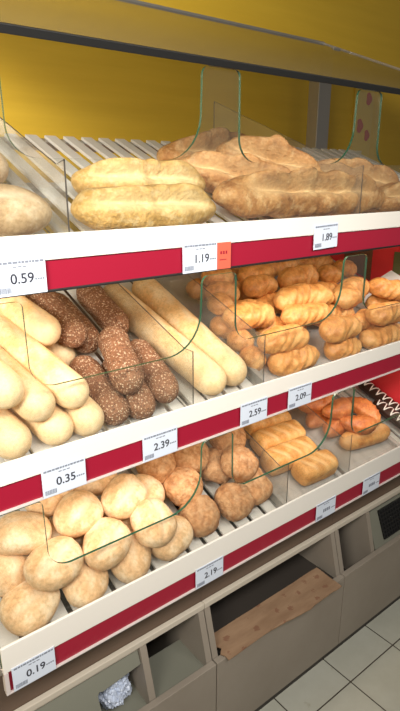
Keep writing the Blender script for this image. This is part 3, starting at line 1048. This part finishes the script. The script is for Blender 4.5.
KIND = {
 'W': ('round_roll', 'roll', 'white rolls on the lowest shelf'),
 'B': ('brown_roll', 'roll', 'brown rolls on the lowest shelf'),
 'G': ('pastry_log', 'pastry', 'flaky pastry logs on the lowest shelf'),
 'C': ('croissant', 'croissant', 'reddish croissants on the lowest shelf'),
 'E': ('chocolate_pastry', 'pastry', 'iced chocolate pastries on the lowest shelf'),
 'P': ('pale_baguette', 'baguette', 'stacked pale baguettes on the middle shelf'),
 'S': ('seeded_roll', 'roll', 'seeded rolls on the middle shelf'),
 'I': ('long_baguette', 'baguette', 'long pale baguettes on the middle shelf'),
 'F': ('puff_roll', 'pastry', 'golden puff rolls on the middle shelf'),
 'L': ('torpedo_loaf', 'bread', 'dusty torpedo loaves on the top shelf'),
 'Y': ('yellow_loaf', 'bread', 'yellow loaves on the top shelf'),
 'R': ('rustic_loaf', 'bread', 'rustic brown loaves on the top shelf'),
}
ridx = 0
for code, (k, p, q, r, fl) in PL.items():
    ridx += 1
    rg = random.Random(ridx * 7 + 3)
    t = code[0]
    name, cat, grp = KIND[t]
    half = (Vector(q) - Vector(p)).length / 2
    a = half + r
    spin = roll = 0.0
    if t == 'W':
        split = {'W5': .35, 'W6': .45, 'W7': 1.3, 'W12': .5}.get(code)
        if split is None:
            spin = rg.choice((.2, .5, 2.8, 1.2))
            cuts = [(0, PI2, rg.uniform(-.3, .3), r * .9, r * .12, r * .05, .35)]
        else:
            spin = split
            cuts = [(0, PI2 + .1, .05, r * 1.05, r * .16, r * .16, .55)]
        o = loaf_mesh(name, r * 1.12, r * .98, fl, cap=1.14, capp=2.15, wide=.95, seed=ridx, lump=.18, lumpf=17, cuts=cuts, m=CR_WHITE)
        roll = rg.uniform(-.15, .15)
    elif t == 'B':
        spin = rg.uniform(0, 3)
        cuts = [(rg.uniform(-.3, .3) * r, PI2 + rg.uniform(-.5, .5), rg.uniform(-1, 1), r * .8, r * .10, r * .06, .35) for _ in range(2)]
        o = loaf_mesh(name, r * 1.02, r, fl, cap=1.02, capp=2.3, seed=ridx, lump=.16, lumpf=24, rough=.0013, roughf=95, wrinkle=.09, cuts=cuts, m=CR_BROWN)
    elif t == 'P':
        o = loaf_mesh(name, a, r, fl, cap=1.15, capp=2.2, seed=ridx, lump=.06, lumpf=11, endmark=.3,
                      cuts=[(x, PI2 + rg.uniform(-.15, .15), .55, .035, .006, .0022, .45) for x in (-half * .75, -half * .1, half * .5)], m=CR_BAGU)
    elif t == 'I':
        o = loaf_mesh(name, a, r, fl, cap=1.3, capp=2.2, seed=ridx, lump=.06, lumpf=9, endmark=.25,
                      cuts=[(x, PI2 + rg.uniform(-.1, .1), .5, .05, .007, .003, .5) for x in (-half * .8, -half * .35, half * .1, half * .55)], m=CR_BAGU)
    elif t == 'S':
        o = loaf_mesh(name, a, r * 1.0, fl, cap=1.25, capp=2.2, seed=ridx, lump=.07, lumpf=20, rough=.0011, roughf=170, nth=48, seg=.0035, m=CR_SEED)
    elif t == 'F':
        o = loaf_mesh(name, a, r, fl, cap=1.5, capp=2.0, seed=ridx, lump=.24, lumpf=26, ridges=(.026, .17, .55), rough=.0007, roughf=110,
                      bend={'F6': -.022}.get(code, rg.uniform(-.006, .006)), m=CR_PUFF, seg=.004)
    elif t == 'C':
        if code == 'C0':
            o = loaf_mesh('long_pastry', a, r, fl, cap=1.6, seed=ridx, lump=.1, lumpf=22, m=CR_PUFF,
                          cuts=[(0, PI2, .1, a * .8, .006, .003, .5)])
            name = 'long_pastry'
        else:
            o = loaf_mesh(name, a * 1.08, r, fl, cap=2.2, capp=1.7, seed=ridx, lump=.10, lumpf=24, ridges=(.019, .30, .3), bend=rg.choice((-1, 1)) * .018, m=CR_CROI, seg=.003)
    elif t == 'G':
        o = loaf_mesh(name, a, r * .98, .88, cap=.55, capp=2.6, ce=3.2, seed=ridx, lump=.07, lumpf=22, rough=.0009, roughf=80, flat=1.0,
                      cuts=[(x, PI2, 1.15, r * .95, .0045, .0028, .35) for x in (-a * .5, 0, a * .5)] + [(0, .12, 0, a * .95, .004, .002, .3), (0, math.pi - .12, 0, a * .95, .004, .002, .3)],
                      m=CR_LOG, seg=.004)
    elif t == 'E':
        o = loaf_mesh(name, a, r, fl, cap=1.2, seed=ridx, lump=.05, lumpf=14, m=CHOC)
    elif t == 'L':
        o = loaf_mesh(name, a, r, fl, cap=1.9, capp=2.1, seed=ridx, lump=.09, lumpf=13, m=CR_PALE,
                      cuts=[(0, PI2 + .35, .12, a * .75, .006, .003, .6)])
    elif t == 'Y':
        o = loaf_mesh(name, a, r, fl, cap=2.4, capp=1.9, seed=ridx, lump=.2, lumpf=19, rough=.0008, roughf=90, nth=72, seg=.004, m=CR_CORN,
                      cuts=[(-a * .35, PI2 + .55, .22, a * .48, .013, .016, .6), (a * .38, PI2 + .55, .25, a * .44, .013, .016, .6)])
    elif t == 'R':
        n = 3 if a > .2 else 2
        cuts = []
        for i in range(n):
            cx = -a * .62 + (i + .5) * a * 1.24 / n
            cuts.append((cx, PI2 + .5, .24, a * 1.0 / n, .013, .024, .65))
        o = loaf_mesh(name, a, r, fl, cap=2.6, capp=1.9, seed=ridx, lump=.24, lumpf=17, rough=.0009, roughf=85, nth=72, seg=.004, m=CR_RUST, cuts=cuts)
    seat(o, k, p, q, roll=roll, spin=spin)
    tag(o, LABELS[code], cat, grp if name != 'long_pastry' else None)
    if t == 'E':
        bm = bmesh.new()
        n = 90
        pts = []
        for i in range(n + 1):
            f = i / n
            x = -a * .86 + 1.72 * a * f
            e = max(0, (abs(x) - (a - r * 1.2)) / (r * 1.2))
            rho = max(0, 1 - e * e) ** .5
            ph = f * (a / .0085)
            y = r * rho * .92 * (2 / math.pi) * math.asin(math.sin(ph * math.pi))
            z = r * fl * rho * max(0, 1 - (y / max(r * rho, 1e-5)) ** 2) ** .5 + .0006
            pts.append(Vector((x, y, z)))
        prev = None
        for i, pt in enumerate(pts):
            d = (pts[min(i + 1, n)] - pts[max(i - 1, 0)]).normalized()
            s = d.cross(Vector((0, 0, 1))).normalized(); u = s.cross(d)
            ring = [bm.verts.new(pt + s * .0023 * math.cos(b) + u * .0015 * math.sin(b)) for b in [2 * math.pi * j / 6 for j in range(6)]]
            if prev:
                for j in range(6):
                    bm.faces.new((prev[j], prev[(j + 1) % 6], ring[(j + 1) % 6], ring[j]))
            prev = ring
        link('icing', bm, ICING, o, smooth=True)
